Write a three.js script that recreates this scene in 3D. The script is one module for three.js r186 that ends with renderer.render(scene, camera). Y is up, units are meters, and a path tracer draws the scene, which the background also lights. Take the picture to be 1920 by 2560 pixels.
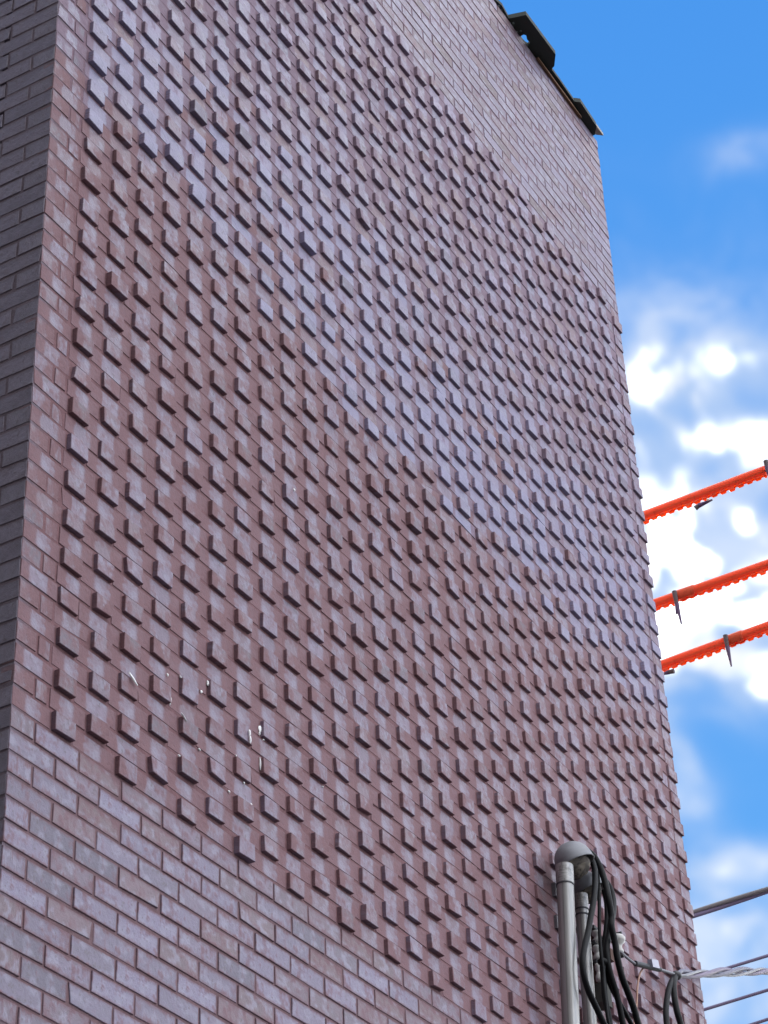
import * as THREE from 'three';
import { mergeGeometries } from 'three/addons/utils/BufferGeometryUtils.js';

// ---------------------------------------------------------------- camera, sky, sun, exposure
const scene = new THREE.Scene();
const OFF = 4.7425;                      // height of the lowest projecting course above the ground
const CAM = new THREE.Vector3(-5.25348, 1.6, 3.44944);
const RIGHT = new THREE.Vector3(0.5030, -0.0360, 0.8635).normalize();
const FWD = new THREE.Vector3(0.7179, 0.5733, -0.3949).normalize();
RIGHT.addScaledVector(FWD, -RIGHT.dot(FWD)).normalize();
const UP = new THREE.Vector3().crossVectors(RIGHT, FWD).normalize();
const FPX = 5694;                        // focal length in photo pixels (1920 x 2560)
const camera = new THREE.PerspectiveCamera(2 * Math.atan(1280 / FPX) * 180 / Math.PI, 0.75, 0.1, 600);
camera.position.copy(CAM);
camera.quaternion.setFromRotationMatrix(new THREE.Matrix4().makeBasis(RIGHT, UP, FWD.clone().negate()));
camera.updateMatrixWorld(true);

const ray = (px, py) => FWD.clone().addScaledVector(RIGHT, (px - 960) / FPX).addScaledVector(UP, -(py - 1280) / FPX).normalize();
const onZ = (px, py, z) => { const d = ray(px, py); return CAM.clone().addScaledVector(d, (z - CAM.z) / d.z); };
const onX = (px, py, x) => { const d = ray(px, py); return CAM.clone().addScaledVector(d, (x - CAM.x) / d.x); };
const onY = (px, py, y) => { const d = ray(px, py); return CAM.clone().addScaledVector(d, (y - CAM.y) / d.y); };

const EXPOSURE = 1.85;
// seeded noise
function rng(seed) { let a = seed >>> 0; return () => { a |= 0; a = a + 0x6D2B79F5 | 0; let t = Math.imul(a ^ a >>> 15, 1 | a); t = t + Math.imul(t ^ t >>> 7, 61 | t) ^ t; return ((t ^ t >>> 14) >>> 0) / 4294967296; }; }
function h3(x, y, z) { let n = Math.imul(x, 374761393) + Math.imul(y, 668265263) + Math.imul(z, 2147483647 ^ 0x5bd1e995) | 0; n = Math.imul(n ^ n >>> 13, 1274126177); n ^= n >>> 16; return (n >>> 0) / 4294967296; }
function vn(x, y, z) {
  const X = Math.floor(x), Y = Math.floor(y), Z = Math.floor(z); let u = x - X, v = y - Y, w = z - Z;
  u = u * u * (3 - 2 * u); v = v * v * (3 - 2 * v); w = w * w * (3 - 2 * w);
  const L = (a, b, t) => a + (b - a) * t;
  return L(L(L(h3(X, Y, Z), h3(X + 1, Y, Z), u), L(h3(X, Y + 1, Z), h3(X + 1, Y + 1, Z), u), v),
    L(L(h3(X, Y, Z + 1), h3(X + 1, Y, Z + 1), u), L(h3(X, Y + 1, Z + 1), h3(X + 1, Y + 1, Z + 1), u), v), w);
}
function fbm(x, y, z, o = 4) { let s = 0, a = 0.5, t = 0; for (let i = 0; i < o; i++) { s += a * vn(x, y, z); t += a; a *= 0.52; x = x * 2.03 + 7.1; y = y * 2.03 + 3.7; z = z * 2.03 + 1.3; } return s / t; }
const clamp = (x, a = 0, b = 1) => Math.min(b, Math.max(a, x));
const sst = (a, b, x) => { const t = clamp((x - a) / (b - a)); return t * t * (3 - 2 * t); };
const mix = (a, b, t) => a + (b - a) * t;
const mix3 = (a, b, t) => [mix(a[0], b[0], t), mix(a[1], b[1], t), mix(a[2], b[2], t)];

// sky: blue air and broken cumulus, with heavier cloud added out of view to light the wall
{
  const W = 2048, H = 1024, data = new Float32Array(W * H * 4);
  // clouds seen in the photograph: pixel, angular radii (degrees), amount
  const blobs = [
    [1760, 1200, 3.6, 3.4, 0.34], [1770, 1440, 2.4, 1.1, 0.80], [1650, 1300, 0.9, 0.9, 0.36], [1650, 900, 0.9, 1.1, 0.26], [1720, 960, 1.2, 0.5, 0.22],
    [1910, 880, 0.9, 0.34, 0.30], [1700, 1100, 1.3, 0.34, 0.30], [1890, 1090, 1.0, 0.40, 0.28], [1900, 1730, 0.9, 0.5, 0.50],
    [1660, 1760, 0.5, 1.5, 0.34], [1720, 1990, 0.6, 0.6, 0.40], [1800, 2165, 1.3, 0.36, 0.30], [1890, 2190, 1.0, 0.4, 0.34], [1750, 2380, 0.8, 0.7, 0.52], [1790, 2530, 1.4, 0.5, 0.55],
    [1860, 2330, 1.6, 0.8, 0.30], [1850, 385, 1.0, 0.4, 0.13], [1660, 1640, 0.8, 0.5, 0.40], [1820, 1640, 1.4, 0.4, 0.36],
  ].map(([px, py, rx, ry, a]) => { const d = ray(px, py); return { az: Math.atan2(d.z, d.x), el: Math.asin(d.y), rx: rx * Math.PI / 180, ry: ry * Math.PI / 180, a }; });
  const c0 = ray(1750, 1280), az0 = Math.atan2(c0.z, c0.x);
  for (let y = 0; y < H; y++) {
    const el = ((y + 0.5) / H - 0.5) * Math.PI, se = Math.sin(el), ce = Math.cos(el), ed = el * 180 / Math.PI;
    for (let x = 0; x < W; x++) {
      const az = ((x + 0.5) / W - 0.5) * 2 * Math.PI, dx = ce * Math.cos(az), dz = ce * Math.sin(az), i = (y * W + x) * 4;
      let r, g, b;
      if (ed < -0.5) { r = 0.04; g = 0.039; b = 0.037; }
      else {
        const t = clamp((ed - 10) / 38);
        r = mix(0.16, 0.070, t) / EXPOSURE; g = mix(0.475, 0.315, t) / EXPOSURE; b = mix(0.98, 0.86, t) / EXPOSURE;
        const hz = Math.exp(-Math.max(ed, 0) / 5); r = mix(r, 0.30, hz); g = mix(g, 0.35, hz); b = mix(b, 0.41, hz);
        // cloud amount
        const wx = fbm(dx * 9 + 3, se * 9, dz * 9, 3) - 0.5, wy = fbm(dx * 9, se * 9 + 8, dz * 9, 3) - 0.5;
        const det = fbm(dx * 34 + wx * 7, se * 48 + wy * 7, dz * 34, 5);
        const fine = fbm(dx * 90 + wx * 16, se * 150 + wy * 14, dz * 90, 3);
        let daz = az - az0; daz = Math.atan2(Math.sin(daz), Math.cos(daz)); const dDeg = Math.abs(daz) * 180 / Math.PI * ce;
        const near = (1 - sst(7, 16, dDeg)) * sst(12, 18, ed) * (1 - sst(52, 62, ed));
        let inF = 0;
        if (near > 0) for (const q of blobs) {
          const a = Math.atan2(Math.sin(az - q.az), Math.cos(az - q.az)) * ce / q.rx, e = (el - q.el) / q.ry, k = a * a + e * e;
          if (k < 9) inF += q.a * Math.exp(-k * 0.6);
        }
        const low = fbm(dx * 3.1 + 11, se * 5.2, dz * 3.1 + 4, 3);
        const outF = clamp((low - 0.35) * 4.6, 0, 1.25) * mix(1.0, 0.8, sst(40, 80, ed));  // cover out of view, raised to brighten the shaded wall
        const cov = mix(outF, Math.min(inF, 1.25), near);
        const dn = clamp((det - 0.5) * 1.7 + 0.48 + (fine - 0.5) * 1.1), a = 1 - Math.exp(-5.2 * Math.pow(cov, 1.35) * (0.20 + Math.pow(dn, 1.7)));
        const shade = fbm(dx * 21 + 5, se * 30 + 2, dz * 21, 3), sh = Math.max(sst(0.30, 0.66, shade), sst(0.70, 0.97, a)), core = 4.6 * Math.pow(clamp((a - 0.62) / 0.38), 3.2) * sst(0.22, 0.56, shade);
        r = mix(r, mix(0.60, 1.02, sh) / EXPOSURE + core, a); g = mix(g, mix(0.73, 1.05, sh) / EXPOSURE + core, a); b = mix(b, mix(0.95, 1.08, sh) / EXPOSURE + core * 1.02, a);
      }
      data[i] = r; data[i + 1] = g; data[i + 2] = b; data[i + 3] = 1;
    }
  }
  const sky = new THREE.DataTexture(data, W, H, THREE.RGBAFormat, THREE.FloatType);
  sky.mapping = THREE.EquirectangularReflectionMapping; sky.magFilter = sky.minFilter = THREE.LinearFilter;
  sky.wrapS = THREE.RepeatWrapping; sky.colorSpace = THREE.LinearSRGBColorSpace; sky.needsUpdate = true;
  scene.background = sky; scene.environment = sky;
}
// sun stands behind the building, to the right: the long wall is in its own shade
const sun = new THREE.DirectionalLight(new THREE.Color(1.0, 0.95, 0.86), 2.6);
sun.position.set(18, 14.5, -13); sun.target.position.set(1, 5, 0);
sun.castShadow = true; sun.shadow.mapSize.set(4096, 4096); sun.shadow.bias = -0.0004;
Object.assign(sun.shadow.camera, { left: -16, right: 16, top: 16, bottom: -16, near: 1, far: 70 });
scene.add(sun, sun.target);
const renderer = new THREE.WebGLRenderer({ antialias: true });
renderer.toneMapping = THREE.LinearToneMapping;
renderer.toneMappingExposure = EXPOSURE;      // the photograph is exposed for the shaded wall
renderer.shadowMap.enabled = true; renderer.shadowMap.type = THREE.PCFSoftShadowMap;

// ---------------------------------------------------------------- helpers
const used = {};
function numbered(n) { const k = used[n] = (used[n] ?? -1) + 1; return k ? n + '_' + String(k).padStart(3, '0') : n; }
function part(name, geo, mat, parent) { const m = new THREE.Mesh(geo, mat); m.name = name; m.castShadow = m.receiveShadow = true; parent.add(m); return m; }
function thing(name, label, category, pos = [0, 0, 0], group) { const g = new THREE.Group(); g.name = numbered(name); g.position.set(...pos); g.userData = { label, category }; if (group) g.userData.group = group; scene.add(g); return g; }
function solo(name, geo, mat, label, category, group) { const m = part(numbered(name), geo, mat, scene); m.userData = { label, category }; if (group) m.userData.group = group; return m; }
const std = (r, g, b, rough = 0.8, extra = {}) => new THREE.MeshStandardMaterial(Object.assign({ color: new THREE.Color().setRGB(r, g, b), roughness: rough }, extra));
const V3 = (x, y, z) => new THREE.Vector3(x, y, z);
function tube(points, radius, seg = 40, rad = 10) { return new THREE.TubeGeometry(new THREE.CatmullRomCurve3(points, false, 'centripetal'), seg, radius, rad, false); }
function rod(a, b, radius, rad = 14) { const d = b.clone().sub(a), g = new THREE.CylinderGeometry(radius, radius, d.length(), rad); g.applyQuaternion(new THREE.Quaternion().setFromUnitVectors(V3(0, 1, 0), d.clone().normalize())); const m = a.clone().add(b).multiplyScalar(0.5); g.translate(m.x, m.y, m.z); return g; }
function noiseTex(n, fn, color = true, rep = 1) {
  const d = new Uint8Array(n * n * 4);
  for (let y = 0; y < n; y++) for (let x = 0; x < n; x++) { const c = fn(x / n, y / n), i = (y * n + x) * 4; for (let k = 0; k < 3; k++) d[i + k] = clamp(Math.round(255 * (color ? Math.pow(clamp(c[k]), 1 / 2.2) : clamp(c)))); if (color) for (let k = 0; k < 3; k++) d[i + k] = Math.round(255 * Math.pow(clamp(c[k]), 1 / 2.2)); else d[i] = d[i + 1] = d[i + 2] = Math.round(255 * clamp(c)); d[i + 3] = 255; }
  const t = new THREE.DataTexture(d, n, n); t.magFilter = THREE.LinearFilter; t.minFilter = THREE.LinearMipmapLinearFilter; t.generateMipmaps = true; t.wrapS = t.wrapT = THREE.RepeatWrapping; t.repeat.set(rep, rep);
  if (color) t.colorSpace = THREE.SRGBColorSpace; t.needsUpdate = true; return t;
}

// ---------------------------------------------------------------- ground
{
  const g = new THREE.PlaneGeometry(500, 500); g.rotateX(-Math.PI / 2); const uv = g.attributes.uv; for (let i = 0; i < uv.count; i++) uv.setXY(i, uv.getX(i) * 250, uv.getY(i) * 250);
  const t = noiseTex(256, (u, v) => { const n = 0.5 * fbm(u * 24, v * 24, 1, 3) + 0.5 * h3(Math.floor(u * 256), Math.floor(v * 256), 3); const k = 0.020 + 0.022 * n; return [k, k * 0.98, k * 0.95]; });
  const m = part('ground', g, new THREE.MeshStandardMaterial({ map: t, roughness: 0.95 }), scene); m.userData = { kind: 'structure', label: 'dark asphalt ground of the alley beside the building' };
}

// ---------------------------------------------------------------- brick textures: one atlas of fired faces, some smeared with red mortar
const COURSE = 0.06877, JOINT = 0.0092, BH = COURSE - JOINT, PITCH = 0.1524, HEAD = 0.0865;
const ATW = 2048, ATH = 1024, CW = 204, CH = 64;
const atlasC = new Uint8Array(ATW * ATH * 4), atlasB = new Uint8Array(ATW * ATH * 4), atlasR = new Uint8Array(ATW * ATH * 4);
const RED = [0.194, 0.097, 0.108], PALE = [0.202, 0.134, 0.178];
const cells = { plain: [], red: [], pale: [], headRed: [], headPale: [], grey: [], buff: [], violet: [] };
{
  const R = rng(77);
  for (let row = 0; row < 16; row++) for (let col = 0; col < (row >= 11 ? 20 : 10); col++) {
    const half = row >= 11, w = half ? 102 : CW, x0 = col * w, y0 = row * CH;
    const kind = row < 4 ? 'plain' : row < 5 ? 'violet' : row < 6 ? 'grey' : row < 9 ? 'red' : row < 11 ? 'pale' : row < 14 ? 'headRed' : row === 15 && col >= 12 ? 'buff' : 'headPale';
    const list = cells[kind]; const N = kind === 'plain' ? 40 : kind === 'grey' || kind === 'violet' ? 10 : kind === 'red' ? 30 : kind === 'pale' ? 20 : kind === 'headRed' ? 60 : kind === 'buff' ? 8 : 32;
    const level = list.length / N;                            // 0 clean .. 1 mostly smeared
    list.push([x0 / ATW, y0 / ATH, w / ATW, CH / ATH]);
    const s = R() * 900, tone = R(), warm = R(), dark = R();
    let base = mix3([0.188, 0.142, 0.194], [0.238, 0.200, 0.300], tone).map(v => v * (0.86 + 0.26 * dark));
    if (warm > 0.55) base = mix3(base, [0.196, 0.112, 0.122], (warm - 0.55) * 1.8);
    if (kind === 'red' || kind === 'headRed') base = mix3(base, [0.190, 0.117, 0.150], 0.5);
    if ((kind === 'pale' || kind === 'headPale') && level < 0.4) base = mix3(base, [0.226, 0.205, 0.318], 1 - level * 2.2);
    if (kind === 'plain') base = base.map(v => v * 0.87);
    if (dark < 0.08) base = base.map(v => v * 0.8);
    if (kind === 'buff') base = mix3([0.40, 0.37, 0.33], [0.46, 0.43, 0.37], tone);
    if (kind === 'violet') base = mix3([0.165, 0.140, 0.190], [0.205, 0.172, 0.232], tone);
    if (kind === 'grey') base = mix3([0.105, 0.10, 0.12], [0.145, 0.135, 0.155], tone);
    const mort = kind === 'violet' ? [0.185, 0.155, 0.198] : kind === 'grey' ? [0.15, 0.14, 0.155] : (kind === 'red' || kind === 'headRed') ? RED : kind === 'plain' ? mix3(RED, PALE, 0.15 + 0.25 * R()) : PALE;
    const cL = 0.24 + 0.10 * (R() - 0.5), cR = 0.76 + 0.10 * (R() - 0.5), hL = R() * 0.5, hSide = R() < 0.7 ? 1 : 0;
    for (let y = 0; y < CH; y++) for (let x = 0; x < w; x++) {
      const u = x / w, v = y / CH, X = x / 26, Y = y / 26;
      const n1 = fbm(X + s, Y, s, 4), n2 = fbm(X * 2.6 + s, Y * 2.6, s + 9, 3), n3 = fbm(X * 0.7, Y * 0.9 + s, s + 31, 3), sp = h3(x, y, Math.floor(s)), st = fbm(X * 3.2 + s, Y * 0.7, s + 51, 3);
      let c = base.map((k) => k * (0.76 + 0.48 * n1) * (0.94 + 0.12 * sp));
      c = mix3(c, [0.28, 0.265, 0.35], sst(0.48, 0.75, n3) * (kind === 'violet' ? 0.12 : kind === 'red' || kind === 'headRed' ? 0.45 : 0.6));                 // pale bloom
      c = mix3(c, [0.095, 0.068, 0.074], sst(0.64, 0.80, n2) * 0.5);                    // dark pits and flecks
      const edge = Math.min(u * w, (1 - u) * w, v * CH, (1 - v) * CH);
      let m;
      if (kind === 'plain' || kind === 'violet') m = sst(15 * (0.35 + level), 1, edge + (n2 - 0.5) * 14) * 0.75 + sst(0.60 - 0.18 * level, 0.84 - 0.18 * level, n1 * 0.75 + st * 0.25) * 0.8;
      else if (kind === 'grey') m = sst(10 * level + 3, 1, edge + (n2 - 0.5) * 10) * 0.8 + sst(0.62, 0.8, n1) * 0.4;
      else if (kind === 'red' || kind === 'pale') {
        const k = level * 0.13 - 0.05, d = Math.max(cL + k - u, u - (cR - k)) + (n1 - 0.5) * 0.10 + (n2 - 0.5) * 0.03;
        m = sst(-0.03, 0.045, d) * 0.92 + sst(6, 0, edge + (n2 - 0.5) * 8) * 0.6 + sst(0.60 - 0.16 * level, 0.86 - 0.16 * level, n1 * 0.75 + st * 0.25) * 0.8;
      } else {
        const d = (hSide ? hL * (0.3 + level) - u : u - (1 - hL * (0.3 + level))) + (n1 - 0.5) * 0.3;
        m = sst(-0.08, 0.10, d) * 0.8 + sst(0.62 - 0.30 * level, 0.88 - 0.26 * level, n1 * 0.75 + st * 0.25) * 0.8 + sst(5, 0, edge + (n2 - 0.5) * 6) * 0.5;
      }
      m = clamp(m) * 0.9;
      const mc = mort.map(k => k * (0.82 + 0.36 * n2) * (0.93 + 0.14 * sp));
      c = mix3(c, mc, m);
      const i = ((y0 + y) * ATW + x0 + x) * 4;
      for (let k = 0; k < 3; k++) atlasC[i + k] = Math.round(255 * Math.pow(clamp(c[k]), 1 / 2.2));
      const b = Math.round(255 * clamp(0.32 * n2 + 0.18 * sp + 0.30 * n1 + 0.14 * m)); atlasB[i] = atlasB[i + 1] = atlasB[i + 2] = b;
      const ro = Math.round(255 * clamp(mix(0.50, 0.86, m) + 0.12 * (n1 - 0.5))); atlasR[i] = atlasR[i + 1] = atlasR[i + 2] = ro;
      atlasC[i + 3] = atlasB[i + 3] = atlasR[i + 3] = 255;
    }
  }
}
function atlasTex(d, srgb) { const t = new THREE.DataTexture(d, ATW, ATH); t.magFilter = THREE.LinearFilter; t.minFilter = THREE.LinearFilter; if (srgb) t.colorSpace = THREE.SRGBColorSpace; t.needsUpdate = true; return t; }
const brickMat = new THREE.MeshStandardMaterial({ map: atlasTex(atlasC, true), bumpMap: atlasTex(atlasB), bumpScale: 0.003, roughnessMap: atlasTex(atlasR), roughness: 1.0 });

// one brick: chamfered front with slightly uneven corners, 18 triangles; local x along the wall, y up, front face at z = 0
function brickGeo(w, h, d, cell, R, ch = 0.0015) {
  const j = () => (R() - 0.5) * 0.0022, pos = [], uv = [];
  const F = [[0, 0], [w, 0], [w, h], [0, h]].map(([x, y]) => [x + j(), y + j()]);
  if (R() < 0.22) { const k = Math.floor(R() * 4), a = 0.003 + R() * 0.006; F[k][0] += Math.sign(w / 2 - F[k][0]) * a; F[k][1] += Math.sign(h / 2 - F[k][1]) * a * (0.4 + R()); }    // knocked corner
  const cx = w / 2, cy = h / 2, fr = F.map(([x, y]) => [x + Math.sign(cx - x) * ch, y + Math.sign(cy - y) * ch, (R() - 0.5) * 0.0016]);
  const rg = F.map(([x, y]) => [x, y, -ch * 1.1]), bk = F.map(([x, y]) => [x, y, -d]);
  const [u0, v0, uw, vh] = cell, fx = R() < 0.5, fy = R() < 0.5;
  const UV = (p, dep = 0) => { let a = clamp(p[0] / w, 0.01, 0.99), b = clamp(p[1] / h, 0.03, 0.97); if (fx) a = 1 - a; if (fy) b = 1 - b; return [u0 + uw * (0.02 + 0.96 * a), v0 + vh * (0.03 + 0.94 * b)]; };
  const tri = (a, b, c, ua, ub, uc) => { pos.push(...a, ...b, ...c); uv.push(...ua, ...ub, ...uc); };
  const quad = (a, b, c, e, q) => { tri(a, b, c, q[0], q[1], q[2]); tri(a, c, e, q[0], q[2], q[3]); };
  quad(fr[0], fr[1], fr[2], fr[3], fr.map(p => UV(p)));
  for (let k = 0; k < 4; k++) {
    const n = (k + 1) % 4;
    quad(rg[k], rg[n], fr[n], fr[k], [UV(rg[k]), UV(rg[n]), UV(fr[n]), UV(fr[k])]);
    const inn = (p) => [mix(p[0], cx, 0.35), mix(p[1], cy, 0.35)];
    quad(bk[k], bk[n], rg[n], rg[k], [UV(inn(rg[k])), UV(inn(rg[n])), UV(rg[n]), UV(rg[k])]);
  }
  const g = new THREE.BufferGeometry(); g.setAttribute('position', new THREE.Float32BufferAttribute(pos, 3)); g.setAttribute('uv', new THREE.Float32BufferAttribute(uv, 2)); g.computeVertexNormals(); return g;
}
// a limited pool of shapes per size and finish, shared between bricks
const pool = new Map(), poolR = rng(5);
function brickFrom(kind, level, w, h, d, jitterR) {
  const W = Math.round(w * 200) / 200, list = cells[kind], n = list.length;
  const idx = clamp(Math.floor((level + (jitterR() - 0.5) * 0.55) * n), 0, n - 1);
  const key = kind + idx + '|' + W + '|' + d;
  if (!pool.has(key)) pool.set(key, brickGeo(W, h, d, list[idx], poolR));
  return { geo: pool.get(key), sx: w / W };
}

// ---------------------------------------------------------------- the building
const XL = -1.092, XR = 3.788, ZM = -0.0148, JTOP = 88, YTOP = OFF + COURSE * (JTOP + 1) - JOINT, ZB = -9;
const building = thing('brick_building', 'tall building with a mauve brick wall patterned with rows of projecting bricks', 'building', [0, 0, 0]);
const redness = (U, j) => {            // how thick the red mortar was left on each lift of the wall
  const n = (fbm(U * 1.1 + 5, j * 0.11, 2, 3) - 0.5) * 0.7;
  const edge = 33 + 5 * (fbm(U * 0.8, 3, 7, 2) - 0.5) * 2;
  return clamp(0.78 * (1 - sst(edge - 5, edge + 4, j + n * 10)) + 0.22 * (1 - sst(38, 62, j)) + n * 0.5 + (U < -0.2 && j > 20 && j < 37 ? 0.2 : 0));
};
const band = (U, j) => { const n = (fbm(U * 1.3 + 9, j * 0.13, 6, 3) - 0.5) * 8; return sst(27, 33, j + n) * (1 - sst(40, 54, j + n)); };   // a lift that was wiped cleaner
// mortar bodies of the two walls
const mortarTex = noiseTex(512, (u, v) => { const n = fbm(u * 60, v * 60, 4, 3), s = h3(Math.floor(u * 512), Math.floor(v * 512), 8), k = (0.72 + 0.4 * n) * (0.92 + 0.16 * s); return [0.95 * k, 0.95 * k, 0.95 * k]; });
const mortarBump = noiseTex(512, (u, v) => 0.6 * fbm(u * 90, v * 90, 14, 3) + 0.4 * h3(Math.floor(u * 512), Math.floor(v * 512), 18), false);
function mortarFace(w, h, nx, ny, depth, colourAt) {           // box whose front is a fine grid with the mortar's own colours
  const g = new THREE.BoxGeometry(w, h, depth, nx, ny, 1), p = g.attributes.position, uv = g.attributes.uv, col = new Float32Array(p.count * 3);
  for (let i = 0; i < p.count; i++) { uv.setXY(i, p.getX(i) + p.getZ(i), p.getY(i)); const c = colourAt(p.getX(i) + w / 2, p.getY(i) + h / 2); col.set(c, i * 3); }
  g.setAttribute('color', new THREE.BufferAttribute(col, 3)); return g;
}
const mortarMat = new THREE.MeshStandardMaterial({ map: mortarTex, bumpMap: mortarBump, bumpScale: 0.002, vertexColors: true, roughness: 0.95 });
const wallG = mortarFace(XR - XL - 0.0055, YTOP, 60, 150, 0.2, (x, y) => { const j = (y - OFF) / COURSE, U = x + XL; if (x < 0.001) return [0.180, 0.140, 0.175]; return j < 0 ? [0.178, 0.104, 0.118] : j > 69.5 ? mix3(RED, PALE, 0.95) : mix3(PALE, RED, clamp(redness(U, j) * 1.15)); });
wallG.translate((XL + XR) / 2 - 0.00125, YTOP / 2, ZM - 0.1);
const frontWall = part('patterned_wall', wallG, mortarMat, building); frontWall.userData.label = 'mauve brick wall with a field of projecting header bricks';
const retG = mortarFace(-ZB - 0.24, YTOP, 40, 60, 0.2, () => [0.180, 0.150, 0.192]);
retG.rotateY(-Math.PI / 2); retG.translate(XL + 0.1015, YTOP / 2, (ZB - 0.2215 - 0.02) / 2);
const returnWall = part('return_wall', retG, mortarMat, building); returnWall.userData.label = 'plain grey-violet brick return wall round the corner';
const plainMat = new THREE.MeshStandardMaterial({ color: new THREE.Color().setRGB(0.28, 0.2, 0.2), roughness: 0.9 });
part('far_side_wall', new THREE.BoxGeometry(0.2, YTOP, -ZB - 0.24).translate(XR - 0.104, YTOP / 2, (ZB - 0.2415) / 2), plainMat, building);
part('rear_wall', new THREE.BoxGeometry(XR - XL - 0.42, YTOP, 0.2).translate((XL + XR) / 2, YTOP / 2, ZB + 0.11), plainMat, building);
part('roof', new THREE.BoxGeometry(XR - XL - 0.41, 0.12, -ZB - 0.45).translate((XL + XR) / 2, YTOP - 0.4, (ZB - 0.01) / 2), std(0.06, 0.06, 0.06, 0.95), building);

// lay the bricks
const GREY_X = onZ(1381, 2330, ZM).x;
const lay = [];                                  // {x,y,z,w,kind,level,proj,ret}
{
  const R = rng(20), jit = () => (R() - 0.5);
  const colX = (i) => PITCH * i + ({ '-5': 0.004, '-4': -0.002, 22: 0.006, 23: 0.004, 24: 0.030 }[i] || 0);
  const put = (j, x0, x1, o = {}) => {
    if (x1 - x0 < 0.02) return;
    const U = (x0 + x1) / 2, flat = j < 0 || j > 69;
    const y = OFF + COURSE * j + jit() * 0.0024 + 0.002 * Math.sin(U * 2 + j * 0.7);
    let kind, level, z;
    if (o.proj) { z = (o.edge ? -0.005 : 0) + jit() * 0.0055 + (R() < 0.05 ? 0.006 : 0); const r = redness(U, j); kind = r + jit() * 0.5 > 0.45 ? 'headRed' : 'headPale'; level = kind === 'headRed' ? 0.25 + 0.5 * r : 0.6 - 0.6 * band(U, j); }
    else if (flat) { kind = 'plain'; level = j < 0 ? 0.5 + 0.35 * (fbm(U * 2, j * 0.2, 3, 2) - 0.3) + (j > -4 ? 0.25 : 0) : 0.25; z = ZM + 0.0034 + jit() * 0.0026; if (j > 69) z = ZM + 0.0022 + jit() * 0.002; }
    else { const r = redness(U, j); kind = r + jit() * 0.5 > 0.4 ? 'red' : 'pale'; level = kind === 'red' ? r : 0.66 - 0.66 * band(U, j) * (0.7 + 0.3 * R()); z = ZM + 0.0006 + R() * 0.0026; if (x1 - x0 < 0.15) { kind = kind === 'red' ? 'headRed' : 'headPale'; level = 0.6; } }
    if (!flat && !o.proj && U < -0.93) level = 0.95;
    if (o.end) { kind = 'buff'; level = R(); }
    if (x1 - x0 < 0.15 && y < 5.62 && Math.abs(U - GREY_X) < 0.075) { kind = 'grey'; level = R() * 0.8; }       // greyer small bricks beside the masts
    lay.push({ x: x0, y, z, w: x1 - x0, kind, level, proj: !!o.proj, j, r: jit() * 0.010, R });
  };
  const J = JOINT, x0w = XL + 0.001, x1w = XR - 0.001;
  for (let j = -Math.floor(OFF / COURSE); j <= JTOP; j++) {
    const e = ((j % 2) + 2) % 2;
    if (j < 0 || j > 69) {                       // running bond
      let x = x0w; let first = true;
      while (x < x1w - 0.03) { const w = first && e ? 0.0975 : 0.1927; let x1 = Math.min(x + w + jit() * 0.005, x1w); if (x1w - x1 < 0.05) x1 = x1w; put(j, x, x1); x = x1 + J; first = false; }
    } else {
      const i0 = e ? -5 : -6, i1 = e ? 23 : 24;
      if (e) { put(j, x0w, x0w + 0.0875 + jit() * 0.006); const xa = x0w + 0.098 + jit() * 0.003; put(j, xa, xa + 0.052 + jit() * 0.006); put(j, xa + 0.064, colX(-5) - J); }
      else put(j, x0w, colX(-6) - J);
      for (let i = i0; i <= i1; i += 2) {
        const xh = colX(i) + jit() * 0.007, wh = i === 24 ? x1w - xh - 0.002 + jit() * 0.004 : HEAD + jit() * 0.006; put(j, xh, xh + wh, { proj: true, edge: i === 24 });
        if (i < i1) put(j, xh + wh + J, colX(i + 2) - J);
        else if (e) { put(j, xh + wh + J, colX(24) - J); put(j, colX(24), x1w) ; }
        else if (x1w - (xh + wh + J) > 0.02) put(j, xh + wh + J * 0.6, x1w - 0.001);
      }
    }
  }
}
const retLay = [];
{
  const R = rng(31), jit = () => R() - 0.5;
  for (let j = -Math.floor(OFF / COURSE); j <= JTOP; j++) {
    let z = ZM - 0.001, first = true; const e = ((j % 2) + 2) % 2;
    while (z > -3.2) { const w = (first && !e ? 0.0915 : 0.1927) + jit() * 0.005; retLay.push({ z, w, y: OFF + COURSE * j + jit() * 0.003, x: XL - 0.0004 + jit() * 0.0014, level: R(), j, R, r: jit() * 0.010 }); z -= w + JOINT; first = false; }
  }
}
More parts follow.
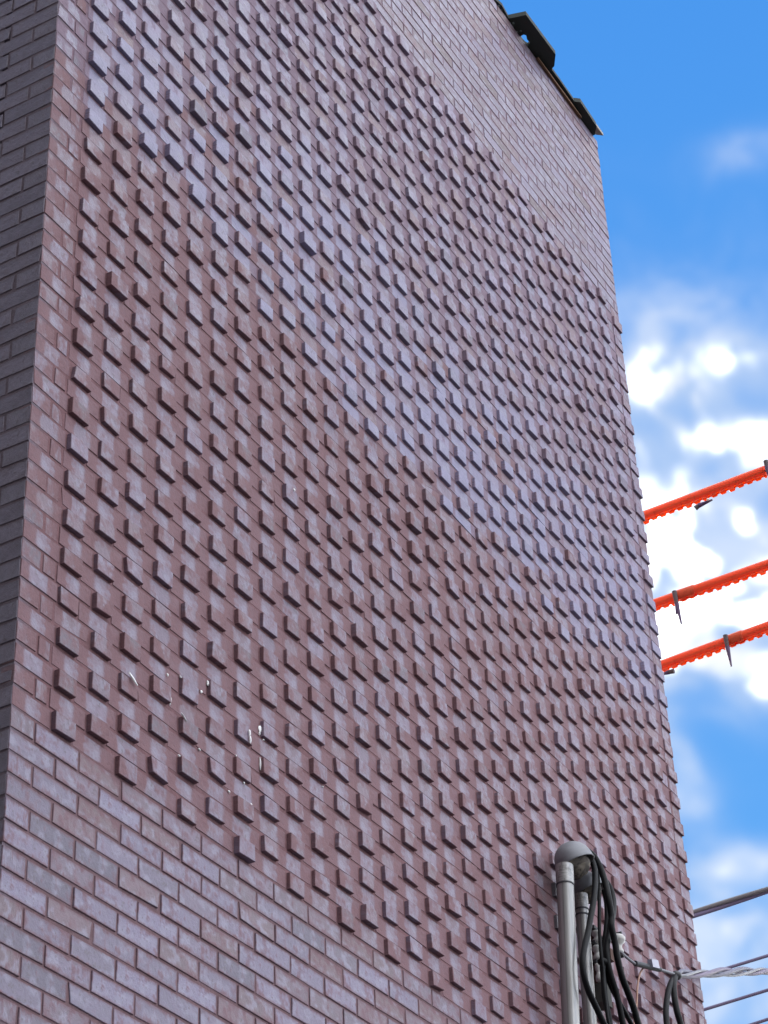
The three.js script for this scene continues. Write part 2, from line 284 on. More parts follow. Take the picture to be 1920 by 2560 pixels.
{
  const R = rng(99), bank = [];
  const view = (p) => { const d = p.clone().sub(CAM), t = d.dot(FWD), px = 960 + FPX * d.dot(RIGHT) / t, py = 1280 - FPX * d.dot(UP) / t; return { t, on: px > -60 && px < 1960 && py > -60 && py < 2620 }; };
  for (const b of lay) {
    const depth = 0.045, { geo, sx } = brickFrom(b.kind, b.level, b.w, BH, depth, R);
    const m = new THREE.Matrix4().compose(V3(b.x, b.y + (b.proj ? 0.0018 : 0), b.z), new THREE.Quaternion().setFromEuler(new THREE.Euler(b.proj ? (R() - 0.5) * 0.05 : (R() - 0.5) * 0.012, b.proj ? (R() - 0.5) * 0.06 : 0, b.r * (b.proj ? 2.4 : 0.6))), V3(sx, b.proj ? 0.935 : 1, 1));
    const q = view(V3(b.x + b.w / 2, b.y + BH / 2, b.z)); const d = CAM.clone().sub(V3(b.x, b.y, b.z)).normalize();
    bank.push({ geo, m, proj: b.proj, score: q.on ? b.w * BH * Math.abs(d.z) / (q.t * q.t) : -1, wall: frontWall });
  }
  const qr = new THREE.Quaternion().setFromAxisAngle(V3(0, 1, 0), -Math.PI / 2);
  for (const b of retLay) {
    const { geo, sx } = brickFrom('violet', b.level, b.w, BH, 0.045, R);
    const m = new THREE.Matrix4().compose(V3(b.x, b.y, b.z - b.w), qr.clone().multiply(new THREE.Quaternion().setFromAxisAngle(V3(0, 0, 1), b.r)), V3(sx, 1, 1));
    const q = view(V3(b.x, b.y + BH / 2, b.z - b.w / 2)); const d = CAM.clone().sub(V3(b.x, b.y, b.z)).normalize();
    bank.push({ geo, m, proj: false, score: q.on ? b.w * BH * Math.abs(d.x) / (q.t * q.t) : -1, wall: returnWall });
  }
  for (const proj of [true, false]) {
    const set = bank.filter(b => b.proj === proj).sort((a, b) => b.score - a.score);
    for (const b of set.slice(0, 300)) { const k = part(numbered(proj ? 'projecting_brick' : 'brick'), b.geo, brickMat, b.wall); k.applyMatrix4(b.m); }
    const rest = set.slice(300).map(b => b.geo.clone().applyMatrix4(b.m));
    const s = part(proj ? 'projecting_brickwork' : 'flush_brickwork', mergeGeometries(rest), brickMat, frontWall); s.userData.kind = 'stuff';
  }
}

// ---------------------------------------------------------------- broken eave along the wall top
{
  const E = (x, y) => [1220 + x * 0.18686, y * 0.18686], YE = YTOP + 0.004;
  const eave = new THREE.Group(); eave.name = 'eave'; building.add(eave); eave.userData.label = 'broken dark green metal eave along the wall top';
  const dark = std(0.018, 0.026, 0.022, 0.75), pt = (x, y) => { const p = onY(...E(x, y), YE); return new THREE.Vector2(p.x, -p.z); };
  const slab = (name, pts, holes = [], th = 0.022, mat = dark, dy = 0) => {
    const sh = new THREE.Shape(pts); for (const h of holes) sh.holes.push(new THREE.Path(h));
    const g = new THREE.ExtrudeGeometry(sh, { depth: th, bevelEnabled: false }); g.rotateX(-Math.PI / 2); g.translate(0, YE + dy, 0); return part(name, g, mat, eave);
  };
  const inner = (a, b) => { const A = pt(...a), B = pt(...b); return [new THREE.Vector2(B.x, 0.14), new THREE.Vector2(A.x, 0.14)]; };
  const outline = (list, a, b) => [...list.map(q => pt(...q)), ...inner(a, b)];
  const blob = (x, y, r, n = 7) => Array.from({ length: n }, (_, k) => pt(x + Math.cos(k / n * 6.283) * r * (0.8 + 0.4 * h3(k, x | 0, 5)), y + Math.sin(k / n * 6.283) * r * (0.8 + 0.4 * h3(k, y | 0, 6))));
  slab('metal_sheet', [new THREE.Vector2(XL - 0.06, -0.09), pt(-1500, -2420), pt(20, -90), pt(100, 0), pt(190, 80), pt(280, 250), new THREE.Vector2(pt(280, 250).x, 0.14), new THREE.Vector2(XL - 0.06, 0.14)], [blob(145, 85, 22), blob(186, 135, 14)]);
  slab('metal_sheet', outline([[284, 252], [510, 205], [905, 735], [888, 890], [852, 928]], [284, 252], [852, 928]),
    [[[425, 495], [478, 468], [512, 480], [522, 532], [563, 575], [540, 628], [508, 612], [468, 572]].map(q => pt(...q)), blob(342, 318, 20), blob(388, 437, 20), blob(441, 421, 18)], 0.03, dark, 0.003);
  slab('metal_sheet', outline([[858, 936], [960, 1075], [1158, 1360]], [858, 936], [1158, 1360]), [], 0.02);
  slab('metal_sheet', outline([[1162, 1362], [1240, 1372], [1450, 1690], [1432, 1806]], [1162, 1362], [1432, 1806]), [], 0.03, dark, 0.002);
  slab('end_flashing', [[1453, 1692], [1546, 1822], [1436, 1808]].map(q => pt(...q)), [], 0.02, std(0.30, 0.28, 0.25, 0.7), 0.004);
  const a = onZ(...E(660, 822), -0.004), b = onZ(...E(1240, 1625), -0.004), w = b.x - a.x;
  const strip = new THREE.BoxGeometry(w, 0.014, 0.014, 24, 1, 1), sp = strip.attributes.position; for (let i = 0; i < sp.count; i++) sp.setY(i, sp.getY(i) + 0.005 * (fbm(sp.getX(i) * 9, 2, 3, 2) - 0.5));
  part('timber_strip', strip.translate(a.x + w / 2, YTOP - 0.0145, ZM + 0.0125), std(0.15, 0.08, 0.045, 0.85), eave);
}

// ---------------------------------------------------------------- small white flecks on the wall
{
  const white = std(0.9, 0.9, 0.9, 0.6), R = rng(8), S1 = (x, y) => [x * 0.38577, 1280 + y * 0.38577], A1 = (x, y) => [500 + x * 0.2411, 1840 + y * 0.2411], A2 = (x, y) => [500 + x * 0.2411, 1440 + y * 0.2411], A3 = (x, y) => [500 + x * 0.2411, 1040 + y * 0.2411];
  const fl = [[S1(865, 1085), 0.052, 0.009, -0.50, 0], [S1(1085, 1057), 0.007, 0.011, 0, 1], [S1(1170, 1070), 0.012, 0.005, -0.4, 1], [S1(1350, 1112), 0.009, 0.017, 0, 1], [S1(1302, 1166), 0.008, 0.008, 0, 1], [S1(1104, 1225), 0.004, 0.032, -0.1, 1], [S1(1192, 1330), 0.03, 0.004, -0.5, 0],
    [S1(1160, 1578), 0.012, 0.005, 0, 0], [S1(1292, 1540), 0.011, 0.006, -0.3, 1], [A2(80, 1112), 0.009, 0.018, 0, 1], [A2(15, 1200), 0.008, 0.010, 0, 1], [A2(620, 1585), 0.015, 0.024, 0, 1], [A2(616, 1635), 0.006, 0.014, 0, 1], [A2(515, 1625), 0.008, 0.022, 0, 0], [A1(522, 35), 0.008, 0.026, 0, 0], [A1(624, 290), 0.007, 0.045, 0, 1], [A1(372, 205), 0.006, 0.006, 0, 0], [A1(455, 489), 0.007, 0.008, 0, 1], [A1(300, 576), 0.010, 0.008, -0.5, 1], [A1(530, 711), 0.008, 0.008, 0, 1], [A1(658, 42), 0.007, 0.005, 0, 0], [A1(1272, 527), 0.009, 0.005, 0, 1], [A3(976, 765), 0.010, 0.012, 0, 0]];
  for (const [p, w, h, tilt, flat] of fl) {
    const z = flat ? ZM + 0.0035 : 0.0035, c = onZ(...p, z), g = new THREE.IcosahedronGeometry(1, 1), q = g.attributes.position;
    for (let i = 0; i < q.count; i++) { const k = 0.8 + 0.5 * h3(Math.round(q.getX(i) * 9), Math.round(q.getY(i) * 9), Math.round(w * 9999)); q.setXYZ(i, q.getX(i) * k * w / 2, q.getY(i) * k * h / 2, q.getZ(i) * 0.0035); }
    g.rotateZ(tilt); g.computeVertexNormals(); part('white_fleck', g.translate(c.x, c.y, c.z), white, frontWall);
  }
}

// ---------------------------------------------------------------- service masts with weatherheads
const Z1 = (x, y) => [1370 + x * 0.1989, 2080 + y * 0.1989], Z2 = (x, y) => [1440 + x * 0.1989, 2280 + y * 0.1989];
const galvTex = noiseTex(256, (u, v) => { const n = fbm(u * 10, v * 30, 3, 4), m = fbm(u * 40, v * 60, 6, 2), st = fbm(u * 26, v * 3, 9, 3), k = 0.13 + 0.22 * n + 0.08 * m - 0.10 * sst(0.55, 0.75, st); return mix3([k, k * 0.99, k * 0.98], [0.16, 0.10, 0.06], sst(0.66, 0.80, m * 0.5 + st * 0.5) * 0.6); });
const galv = new THREE.MeshStandardMaterial({ map: galvTex, metalness: 0.7, roughness: 0.42 }), ringMat = std(0.04, 0.04, 0.05, 0.6);
const hoodMat = new THREE.MeshStandardMaterial({ map: noiseTex(128, (u, v) => { const k = 0.16 + 0.10 * fbm(u * 12, v * 12, 4, 4); return [k * 0.97, k, k * 1.10]; }), roughness: 0.6, metalness: 0.15 });
const rustTex = noiseTex(128, (u, v) => { const n = fbm(u * 9, v * 9, 2, 4), m = fbm(u * 22, v * 22, 7, 3); return mix3(mix3([0.06, 0.05, 0.04], [0.17, 0.145, 0.115], sst(0.35, 0.65, n)), [0.025, 0.02, 0.018], sst(0.58, 0.72, m)); });
const rustMat = new THREE.MeshStandardMaterial({ map: rustTex, bumpMap: rustTex, bumpScale: 0.004, roughness: 0.9 });
function mast(label, top, low, radius, hoodC, hoodR, rings) {
  const dir = top.clone().sub(low).normalize(), foot = low.clone().addScaledVector(dir, -(low.y - 0.02) / dir.y);
  const m = thing('service_mast', label, 'conduit', foot.toArray(), 'service masts on the wall'), L = (v) => v.clone().sub(foot);
  part('conduit', rod(L(foot), L(top), radius, 28), galv, m);
  const head = new THREE.Group(); head.name = 'weatherhead'; head.userData.label = 'grey domed weatherhead with a rusty inner plate'; m.add(head);
  // dome: a shallow bell of revolution leaning to the right, open side down and outwards
  const axis = V3(-0.28, 0.92, -0.30).normalize(), q = new THREE.Quaternion().setFromUnitVectors(V3(0, 1, 0), axis), c = L(hoodC);
  const pr = []; for (let k = 0; k <= 14; k++) { const a = k / 14 * Math.PI / 2; pr.push(new THREE.Vector2(Math.max(hoodR * Math.pow(Math.sin(a), 0.85), 0.0005), hoodR * 0.88 * Math.cos(a))); }
  pr.push(new THREE.Vector2(hoodR * 1.03, -0.012), new THREE.Vector2(hoodR * 0.985, -0.013), new THREE.Vector2(hoodR * 0.93, 0.004)); for (let k = 13; k >= 0; k--) { const a = k / 14 * Math.PI / 2; pr.push(new THREE.Vector2(Math.max(hoodR * 0.94 * Math.pow(Math.sin(a), 0.85), 0.0004), hoodR * 0.80 * Math.cos(a))); }
  const dome = new THREE.LatheGeometry(pr, 40); dome.scale(1, 1, 0.82); dome.applyQuaternion(q); dome.translate(c.x, c.y, c.z); part('hood', dome, hoodMat, head);
  const pl = new THREE.SphereGeometry(hoodR * 0.80, 24, 14), pp = pl.attributes.position;
  for (let i = 0; i < pp.count; i++) { const k = 0.9 + 0.3 * fbm(pp.getX(i) * 40, pp.getY(i) * 40, pp.getZ(i) * 40, 2); pp.setXYZ(i, pp.getX(i) * k, pp.getY(i) * 0.66 * k, pp.getZ(i) * 0.78 * k); }
  pl.computeVertexNormals(); pl.applyQuaternion(q); const o = axis.clone().multiplyScalar(-0.012); pl.translate(c.x + o.x - hoodR * 0.10, c.y + o.y - hoodR * 0.06, c.z); part('insert_plate', pl, rustMat, head);
  for (const [py, k] of rings) { const p = foot.clone().addScaledVector(dir, (py - foot.y) / dir.y), a = L(p).addScaledVector(dir, -0.003), b = L(p).addScaledVector(dir, 0.003); part('ring', rod(a, b, radius * k, 28), ringMat, m); }
  const cy = rings[0][0], cp = foot.clone().addScaledVector(dir, (cy - foot.y) / dir.y); part('collar', rod(L(cp).addScaledVector(dir, 0.003), L(top), radius * 1.06, 28), galv, m);
  for (const y of [4.35, 2.4, 0.7]) {
    const p = foot.clone().addScaledVector(dir, (y - foot.y) / dir.y), s = part('strap', new THREE.TorusGeometry(radius * 1.08, 0.004, 8, 28).rotateX(Math.PI / 2).translate(...L(p).toArray()), galv, m);
    part('standoff', new THREE.BoxGeometry(0.03, 0.02, p.z - radius - ZM - 0.004).translate(L(p).x, L(p).y, L(V3(0, 0, (p.z - radius + ZM + 0.004) / 2)).z), galv, s);
  }
  return m;
}
const py2y = (px, py, z) => onZ(px, py, z).y;
mast('thicker galvanised service mast with the higher grey weatherhead on the brick wall', onZ(1411, 2166, 0.10), onZ(1427.5, 2560, 0.10), 0.0335, onZ(1437, 2155, 0.105), 0.093, [[py2y(1412, 2213, 0.10), 1.08]]);
mast('thinner galvanised service mast with the lower grey weatherhead, beside the thicker one', onZ(1452, 2238, 0.075), onZ(1475.5, 2560, 0.075), 0.0262, onZ(1472, 2222, 0.08), 0.078, [[py2y(1453, 2274, 0.075), 1.08], [py2y(1454, 2288, 0.075), 1.08]]);

// ---------------------------------------------------------------- drip loops
{
  const black = new THREE.MeshPhysicalMaterial({ color: new THREE.Color().setRGB(0.003, 0.0035, 0.005), roughness: 0.6, specularIntensity: 0.45 });
  const cable = (label, pts, r) => solo('service_cable', tube(pts, r, 90, 10), black, label, 'cable', 'black service cables');
  const P = (list, z0, z1) => list.map((q, k) => onZ(...q, mix(z0, z1, Math.min(1, k / 4))));
  const tail1 = [Z2(1140, 1480), Z2(1130, 1250), Z2(1150, 1050), Z2(1190, 900), Z2(1235, 822)], tail2 = [Z2(1330, 1480), Z2(1270, 1250), Z2(1235, 1050), Z2(1228, 900), Z2(1245, 815)];
  const low = (x, y) => Z2(x, y);
  cable('black cable looping leftmost, across the thinner mast, from the higher weatherhead', [...P([Z1(440, 225), Z1(520, 300), Z1(578, 430), Z1(592, 600), Z1(575, 850), Z1(535, 1080), Z2(150, 260), Z2(100, 480), Z2(85, 640), Z2(105, 820), Z2(165, 1010), Z2(250, 1190), Z2(350, 1400), low(520, 1700), low(800, 1930), low(1050, 1780)], 0.12, 0.17), ...P(tail1, 0.17, 0.14)], 0.0124);
  cable('thin black cable hanging straight down from the higher weatherhead', P([Z1(470, 235), Z1(555, 300), Z1(610, 440), Z1(636, 650), Z1(645, 900), Z1(645, 1150), Z2(300, 330), Z2(318, 560), Z2(345, 760), Z2(352, 950), Z2(375, 1150), Z2(410, 1400), low(520, 1800), low(650, 1950)], 0.115, 0.15), 0.0072);
  cable('black cable falling rightmost from the higher weatherhead towards the wall edge', [...P([Z1(500, 240), Z1(580, 310), Z1(660, 460), Z1(720, 640), Z1(765, 850), Z1(800, 1080), Z2(445, 170), Z2(490, 380), Z2(525, 600), Z2(580, 820), Z2(660, 1030), Z2(730, 1220), Z2(780, 1400), low(900, 1750), low(1080, 1880), low(1280, 1720)], 0.125, 0.185), ...P(tail2, 0.18, 0.145)], 0.0130);
  cable('black cable bowing out to the right from the lower weatherhead', P([Z1(640, 560), Z1(740, 640), Z1(805, 780), Z1(825, 950), Z1(800, 1130), Z2(440, 220), Z2(390, 420), Z2(395, 600), Z2(435, 790), Z2(500, 1000), Z2(555, 1230), Z2(590, 1400), low(700, 1800), low(850, 1950)], 0.10, 0.155), 0.0124);
  cable('black cable taped to its neighbour below the lower weatherhead', P([Z1(620, 580), Z1(690, 690), Z1(735, 860), Z1(745, 1080), Z2(385, 180), Z2(358, 400), Z2(335, 600), Z2(335, 720), Z2(350, 900), Z2(365, 1080), Z2(405, 1280), Z2(425, 1400), low(480, 1800), low(560, 1980)], 0.10, 0.13), 0.0116);
  cable('black cable low down, slanting right between two of its neighbours', P([Z2(372, 700), Z2(395, 820), Z2(450, 960), Z2(540, 1130), Z2(620, 1270), Z2(700, 1420), low(860, 1800), low(1000, 1960)], 0.135, 0.14), 0.0100);
  const tape = onZ(...Z2(335, 628), 0.14); solo('tape_wrap', new THREE.SphereGeometry(0.017, 16, 10).scale(1.5, 0.9, 1.2).translate(tape.x, tape.y, tape.z), black, 'lump of black tape binding two hanging cables', 'tape');
  solo('ground_wire', tube([Z2(852, 690), Z2(800, 790), Z2(772, 950), Z2(765, 1130), Z2(700, 1600)].map(q => onZ(...q, 0.09)), 0.0042, 40, 8), std(0.36, 0.20, 0.15, 0.6), 'thin brown bare wire dropping from the cable clamp', 'wire');
}
// ---------------------------------------------------------------- insulator rack and dead end
{
  const white = std(0.50, 0.49, 0.47, 0.35), brown = std(0.10, 0.055, 0.045, 0.8), darkB = std(0.035, 0.035, 0.04, 0.7);
  const base = onZ(...Z2(225, 900), ZM); const rack = thing('insulator_rack', 'rusty wall rack with white porcelain spools behind the hanging cables', 'insulator', base.toArray());
  const L = (q, z) => onZ(...q, z).sub(base);
  const a = L(Z2(215, 230), 0.03), b = L(Z2(250, 880), 0.03);
  part('bracket', rod(a, b, 0.012, 10), brown, rack);
  const spool = (q, z, r, h) => { const p = L(q, z), pr = [[0, -h], [r * 0.9, -h], [r, -h * 0.75], [r, -h * 0.45], [r * 0.62, -h * 0.1], [r * 0.62, h * 0.1], [r, h * 0.45], [r, h * 0.75], [r * 0.9, h], [0, h]].map(([x, y]) => new THREE.Vector2(Math.max(x, 0.0003), y)); part('spool', new THREE.LatheGeometry(pr, 20).translate(p.x, p.y, p.z), white, rack); };
  spool(Z2(262, 320), 0.05, 0.019, 0.026); spool(Z2(270, 520), 0.05, 0.019, 0.030); spool(Z2(285, 760), 0.05, 0.014, 0.036);
  for (const q of [[250, 210], [258, 400], [278, 640]]) { const p = L(Z2(...q), 0.045); part('arm', new THREE.BoxGeometry(0.045, 0.012, 0.05).translate(p.x - 0.005, p.y, p.z - 0.02), darkB, rack); }
  const bx = L(Z2(310, 960), 0.02); part('mount_plate', new THREE.BoxGeometry(0.085, 0.15, 0.05).translate(bx.x, bx.y, bx.z), std(0.05, 0.05, 0.045, 0.85), rack);
  // single insulator with its clevis
  const ib = onZ(...Z2(520, 470), ZM), ins = thing('spool_insulator', 'white porcelain insulator on a clevis holding the overhead service cable', 'insulator', ib.toArray()), M = (q, z) => onZ(...q, z).sub(ib);
  const c = M(Z2(530, 420), 0.075), pr = [[0, -0.036], [0.018, -0.036], [0.021, -0.026], [0.014, -0.008], [0.018, 0.004], [0.030, 0.016], [0.032, 0.032], [0.024, 0.042], [0, 0.043]].map(([x, y]) => new THREE.Vector2(Math.max(x, 0.0003), y));
  part('porcelain', new THREE.LatheGeometry(pr, 24).translate(c.x, c.y, c.z), white, ins);
  part('clevis', rod(V3(c.x, c.y - 0.05, 0.006), V3(c.x, c.y - 0.05, c.z + 0.02), 0.007, 10), darkB, ins);
  part('clevis', rod(V3(c.x, c.y + 0.05, 0.006), V3(c.x, c.y + 0.05, c.z + 0.02), 0.007, 10), darkB, ins);
  part('pin', rod(V3(c.x, c.y - 0.06, c.z), V3(c.x, c.y + 0.056, c.z), 0.006, 10), darkB, ins);
  part('strain_link', new THREE.BoxGeometry(0.03, 0.05, 0.02).translate(c.x - 0.045, c.y - 0.055, c.z - 0.02), brown, ins);
}
{
  const alu = std(0.20, 0.20, 0.225, 0.5), black = std(0.02, 0.02, 0.025, 0.5), grey = std(0.12, 0.115, 0.165, 0.55), mauve = std(0.16, 0.125, 0.19, 0.55);
  const p0 = onZ(...Z2(548, 492), 0.085), p1 = onZ(...Z2(660, 590), 0.095), p2 = onZ(...Z2(770, 672), 0.10), p3 = onZ(...Z2(1050, 722), 0.11), J = onZ(...Z2(1270, 792), 0.12);
  const drop = thing('service_drop', 'twisted grey overhead service cable dead-ended near the corner of the wall', 'cable', J.toArray()), L = (v) => v.clone().sub(J);
  part('link_wire', tube([p0, p1, p2].map(L), 0.006, 20, 8), alu, drop);
  part('clamp', rod(L(p2).add(V3(-0.02, 0.002, 0)), L(p3), 0.0115, 12), black, drop);
  const tagC = L(onZ(...Z2(975, 655), 0.115)); part('wedge', new THREE.BoxGeometry(0.072, 0.034, 0.02).rotateZ(0.26).translate(tagC.x, tagC.y, tagC.z), std(0.30, 0.30, 0.40, 0.4), drop);
  part('bare_wire', rod(L(p3), L(J), 0.0065, 10), alu, drop);
  part('tape', new THREE.SphereGeometry(0.021, 14, 10).scale(1.3, 0.9, 1).translate(-0.005, -0.004, 0), black, drop);
  const end = onX(1920, 2428, 4.9), dir = end.clone().sub(J), far = J.clone().addScaledVector(dir, 3.2), len = dir.length() * 3.2, side = new THREE.Vector3().crossVectors(dir, V3(0, 1, 0)).normalize(), up = new THREE.Vector3().crossVectors(side, dir).normalize();
  for (let k = 0; k < 3; k++) {
    const pts = []; const N = 240;
    for (let i = 0; i <= N; i++) { const t = i / N, a = t * len / 1.25 * 6.283 + k * 2.094 + 1.2, r = 0.0125 * Math.min(1, i / 4); pts.push(J.clone().lerp(far, t).addScaledVector(side, Math.cos(a) * r).addScaledVector(up, Math.sin(a) * r + (k === 2 ? 0 : 0.004)).sub(J)); }
    part('conductor', tube(pts, k === 2 ? 0.0068 : 0.0104, 700, 8), [grey, mauve, alu][k], drop);
  }
}

// ---------------------------------------------------------------- lines that run past the end of the building, above the street
{
  const lineMat = std(0.19, 0.19, 0.32, 0.6);
  const along = (a, b, x, z0, z1) => { const p = onX(...a, x), q = onX(...b, x), f = (z) => p.clone().lerp(q, (z - p.z) / (q.z - p.z)); return [f(z0), f(z1)]; };
  const wire = (name, label, a, b, x, r, twin) => {
    const [p, q] = along(a, b, x, -24, 3.2);
    if (!twin) return solo(name, rod(p, q, r, 8), lineMat, label, 'wire', 'overhead wires');
    const w = thing(name, label, 'wire', q.toArray(), 'overhead wires');
    for (let k = 0; k < 2; k++) { const pts = []; for (let i = 0; i <= 160; i++) { const t = i / 160, z = mix(3.2, -6, t), c = q.clone().lerp(p, (3.2 - z) / 27.2), A = z * 3.0 + k * Math.PI; pts.push(V3(c.x + Math.cos(A) * r * 0.9, c.y + Math.sin(A) * r * 0.9, c.z).sub(q)); } part('strand', tube(pts, r, 320, 8), k ? std(0.20, 0.22, 0.24, 0.5) : lineMat, w); }
    return w;
  };
  wire('overhead_cable', 'thick two-strand grey overhead cable, the topmost below the orange covers', [1731, 2286], [1920, 2225], 5.0, 0.0118, true);
  wire('overhead_wire', 'thin overhead wire passing just above the twisted service cable', [1816, 2421], [1920, 2389], 5.0, 0.0088);
  wire('overhead_wire', 'thin overhead wire passing below the twisted service cable beside the wall edge', [1754, 2526], [1920, 2475], 5.0, 0.0088);
  wire('overhead_wire', 'lowest thin overhead wire, almost parallel to the one above it', [1880, 2561], [1920, 2548], 5.1, 0.0088);

  // orange insulating covers on the power lines
  const coverTex = noiseTex(256, (u, v) => { const n = fbm(u * 9, v * 9, 5, 4), m = fbm(u * 40, v * 40, 8, 2), k = 0.88 + 0.18 * n - 0.16 * sst(0.6, 0.75, m); return [Math.min(1, k + 0.05), k, k]; }, true, 2);
  const orange = new THREE.MeshPhysicalMaterial({ color: new THREE.Color().setRGB(0.95, 0.26, 0.06), map: coverTex, roughness: 0.6, transmission: 0.7, thickness: 0 });
  const orange2 = orange.clone(); orange2.color.setRGB(0.88, 0.27, 0.085);
  const clipMat = std(0.085, 0.055, 0.13, 0.6), clipHead = std(0.10, 0.075, 0.08, 0.8);
  function cover(label, p, q, r, bell) {                       // round-backed hose with a scalloped double lip below
    const len = p.distanceTo(q), g = thing('line_cover', label, 'line cover', p.toArray(), 'orange line covers');
    const ux = q.clone().sub(p).normalize(), uz = new THREE.Vector3().crossVectors(ux, V3(0, 1, 0)).normalize(), uy = new THREE.Vector3().crossVectors(uz, ux), M = new THREE.Matrix4().makeBasis(ux, uy, uz);
    const sh = new THREE.Shape(), ri = r * 0.84, A = -1.15;     // inverted U section, open below
    const N = 18; for (let k = 0; k <= N; k++) { const a = mix(A, Math.PI - A, k / N); sh[k ? 'lineTo' : 'moveTo'](Math.cos(a) * r, Math.sin(a) * r); } for (let k = N; k >= 0; k--) { const a = mix(A, Math.PI - A, k / N); sh.lineTo(Math.cos(a) * ri, Math.sin(a) * ri); }
    const body = new THREE.ExtrudeGeometry(sh, { depth: len, bevelEnabled: false, curveSegments: 4 }); body.rotateY(Math.PI / 2); part('hose', body.applyMatrix4(M), orange, g);
    for (const s of [-1, 1]) {
      const lp = new THREE.Shape(), pitch = 0.053, y0 = -r * 0.80, h = 0.007; lp.moveTo(0, y0); lp.lineTo(len, y0); lp.lineTo(len, y0 - h - 0.005);
      const n = Math.floor(len / pitch); for (let k = n; k >= 0; k--) { const x = k * pitch, big = (k % 5 === 4 ? 0.007 : 0) + 0.004 * (h3(k, Math.round(len * 99), s + 3) - 0.5); if (x + pitch * 0.95 < len) { lp.lineTo(x + pitch * 0.92, y0 - h * 0.25); lp.lineTo(x + pitch * 0.80, y0 - h - 0.008 - big); } lp.lineTo(x + pitch * 0.30, y0 - h - 0.009 - big); lp.lineTo(x + pitch * 0.12, y0 - h * 0.7); lp.lineTo(x, y0 - h * 0.2); }
      const lip = new THREE.ExtrudeGeometry(lp, { depth: 0.004, bevelEnabled: false }); lip.translate(0, 0, s * r * 0.36 - 0.002); part('scalloped_lip', lip.applyMatrix4(M), orange, g);
    }
    if (bell) { const b = new THREE.ExtrudeGeometry(sh, { depth: bell, bevelEnabled: false }); b.scale(1.14, 1.14, 1); b.rotateY(Math.PI / 2); part('bell_end', b.applyMatrix4(M), orange2, g); }
    return g;
  }
  const at = (l, z) => l[0].clone().lerp(l[1], (z - l[0].z) / (l[1].z - l[0].z));
  const LA = along([1604, 1293], [1916, 1176], 4.77, -24, 6), LB = along([1630, 1513], [1920, 1412], 5.02, -24, 6), LC = along([1649, 1666], [1920, 1567], 5.19, -24, 6);
  const zAt = (px, py, x) => onX(px, py, x).z;
  [['highest', LA], ['middle', LB], ['lowest', LC]].forEach(([n, l]) => solo('power_line', rod(l[0], l[1], 0.007, 8), std(0.12, 0.12, 0.13, 0.5), 'power line inside the ' + n + ' row of orange covers', 'power line', 'covered power lines'));
  const zA = zAt(1914, 1177, 4.77), zB = zAt(1694, 1491, 5.02), zC = zAt(1816, 1605, 5.19), R0 = 0.0305;
  cover('highest orange line cover, leaving the wall above the other two', at(LA, -1.15), at(LA, zA), R0);
  cover('orange line cover continuing the highest one beyond its dark joint', at(LA, zA + 0.02), at(LA, zA + 1.5), R0, 0.12);
  cover('short visible end of the middle orange line cover, against the wall', at(LB, -1.4), at(LB, zB), R0);
  cover('middle orange line cover with a bell end beside a hanging clip', at(LB, zB + 0.004), at(LB, zB + 1.7), R0, 0.105);
  cover('lowest orange line cover, touching the wall edge below the others', at(LC, -1.3), at(LC, zC), R0);
  cover('lowest orange line cover with a bell end beside a hanging clip', at(LC, zC + 0.004), at(LC, zC + 1.6), R0, 0.10);
  function clip(label, c, px) {                                // peg that pinches the hose: head above, two tapering legs below
    const g = thing('cover_clip', label, 'clip', c.toArray(), 'clips on the orange covers'), T = (a, b, r0, r1, name, m) => { const d = b.clone().sub(a), k = new THREE.CylinderGeometry(r1, r0, d.length(), 8); k.applyQuaternion(new THREE.Quaternion().setFromUnitVectors(V3(0, 1, 0), d.clone().normalize())); const o = a.clone().add(b).multiplyScalar(0.5); part(name, k.translate(o.x, o.y, o.z), m, g); };
    const w = px.map(q => onX(...q, c.x - 0.04).sub(c));
    T(w[0], w[1], 0.015, 0.012, 'jaw', clipHead); T(w[1], w[2], 0.014, 0.005, 'leg', clipMat);
    if (w[3]) T(w[1], w[3], 0.012, 0.008, 'leg', clipMat);
  }
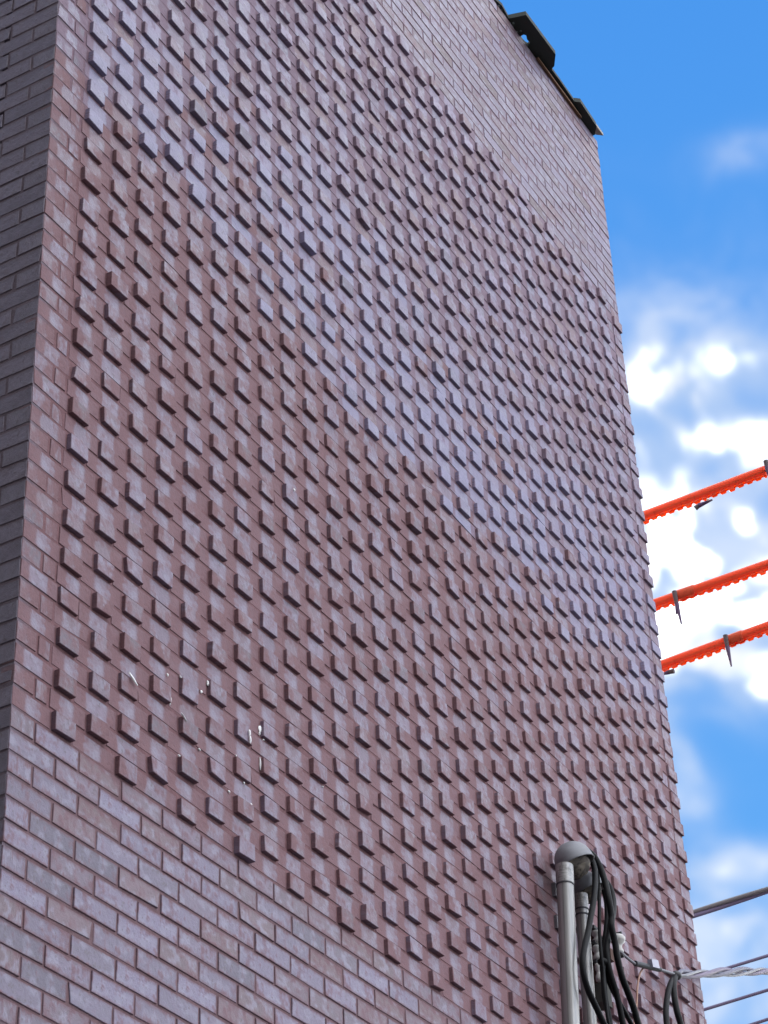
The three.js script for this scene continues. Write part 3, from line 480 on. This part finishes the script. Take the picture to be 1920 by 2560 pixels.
  const Z5 = (x, y) => [1610 + x * 0.18686, 1380 + y * 0.18686], Z4 = (x, y) => [1590 + x * 0.1989, 1120 + y * 0.1989];
  clip('dark clip with two legs hanging from the middle orange cover', at(LB, zB), [Z5(405, 530), Z5(438, 690), Z5(500, 960), Z5(438, 825)]);
  clip('dark clip with one long leg hanging from the lowest orange cover', at(LC, zC), [Z5(1088, 1118), Z5(1115, 1270), Z5(1168, 1528)]);
  clip('dark clip lying along the underside of the highest orange cover', at(LA, zAt(1755, 1262, 4.77)), [Z4(745, 760), Z4(790, 725), Z4(960, 650)]);
  clip('dark clip lying under the lowest orange cover against the wall edge', at(LC, zAt(1668, 1683, 5.19)), [Z5(400, 1592), Z5(330, 1608), Z5(235, 1640)]);
  clip('dark clip across the joint at the end of the highest orange cover', at(LA, zA), [Z4(1632, 165), Z4(1645, 240), Z4(1662, 345)]);
  const ball = onX(...Z4(905, 648), 4.72); solo('clip_ball', new THREE.SphereGeometry(0.0085, 14, 10).translate(ball.x, ball.y, ball.z), std(0.75, 0.72, 0.62, 0.4), 'small white ball under the highest orange cover', 'ball');
}

// ---------------------------------------------------------------- unseen neighbour added across the gap, out of the picture to the left, which keeps the light off everything that faces it
{
  const nb = thing('added_neighbour', 'unseen dark brown building added across the alley to shade the brick return wall', 'building', [-11.4, 0, -1]);
  const wm = std(0.075, 0.06, 0.055, 0.95);
  part('wall', new THREE.BoxGeometry(10, 16, 26).translate(0, 8, 0), wm, nb);
  part('parapet', new THREE.BoxGeometry(10.3, 0.35, 26.3).translate(0, 16.18, 0), std(0.13, 0.12, 0.11, 0.9), nb);
  for (let k = 0; k < 6; k++) for (let f = 0; f < 3; f++) {
    const w = part('window', new THREE.BoxGeometry(0.06, 1.7, 1.1).translate(5.0, 2.6 + f * 4, -10 + k * 4), std(0.1, 0.1, 0.1, 0.6), nb);
    part('pane', new THREE.BoxGeometry(0.02, 1.5, 0.9).translate(5.035, 2.6 + f * 4, -10 + k * 4), std(0.02, 0.025, 0.03, 0.1), w);
  }
}

renderer.render(scene, camera);
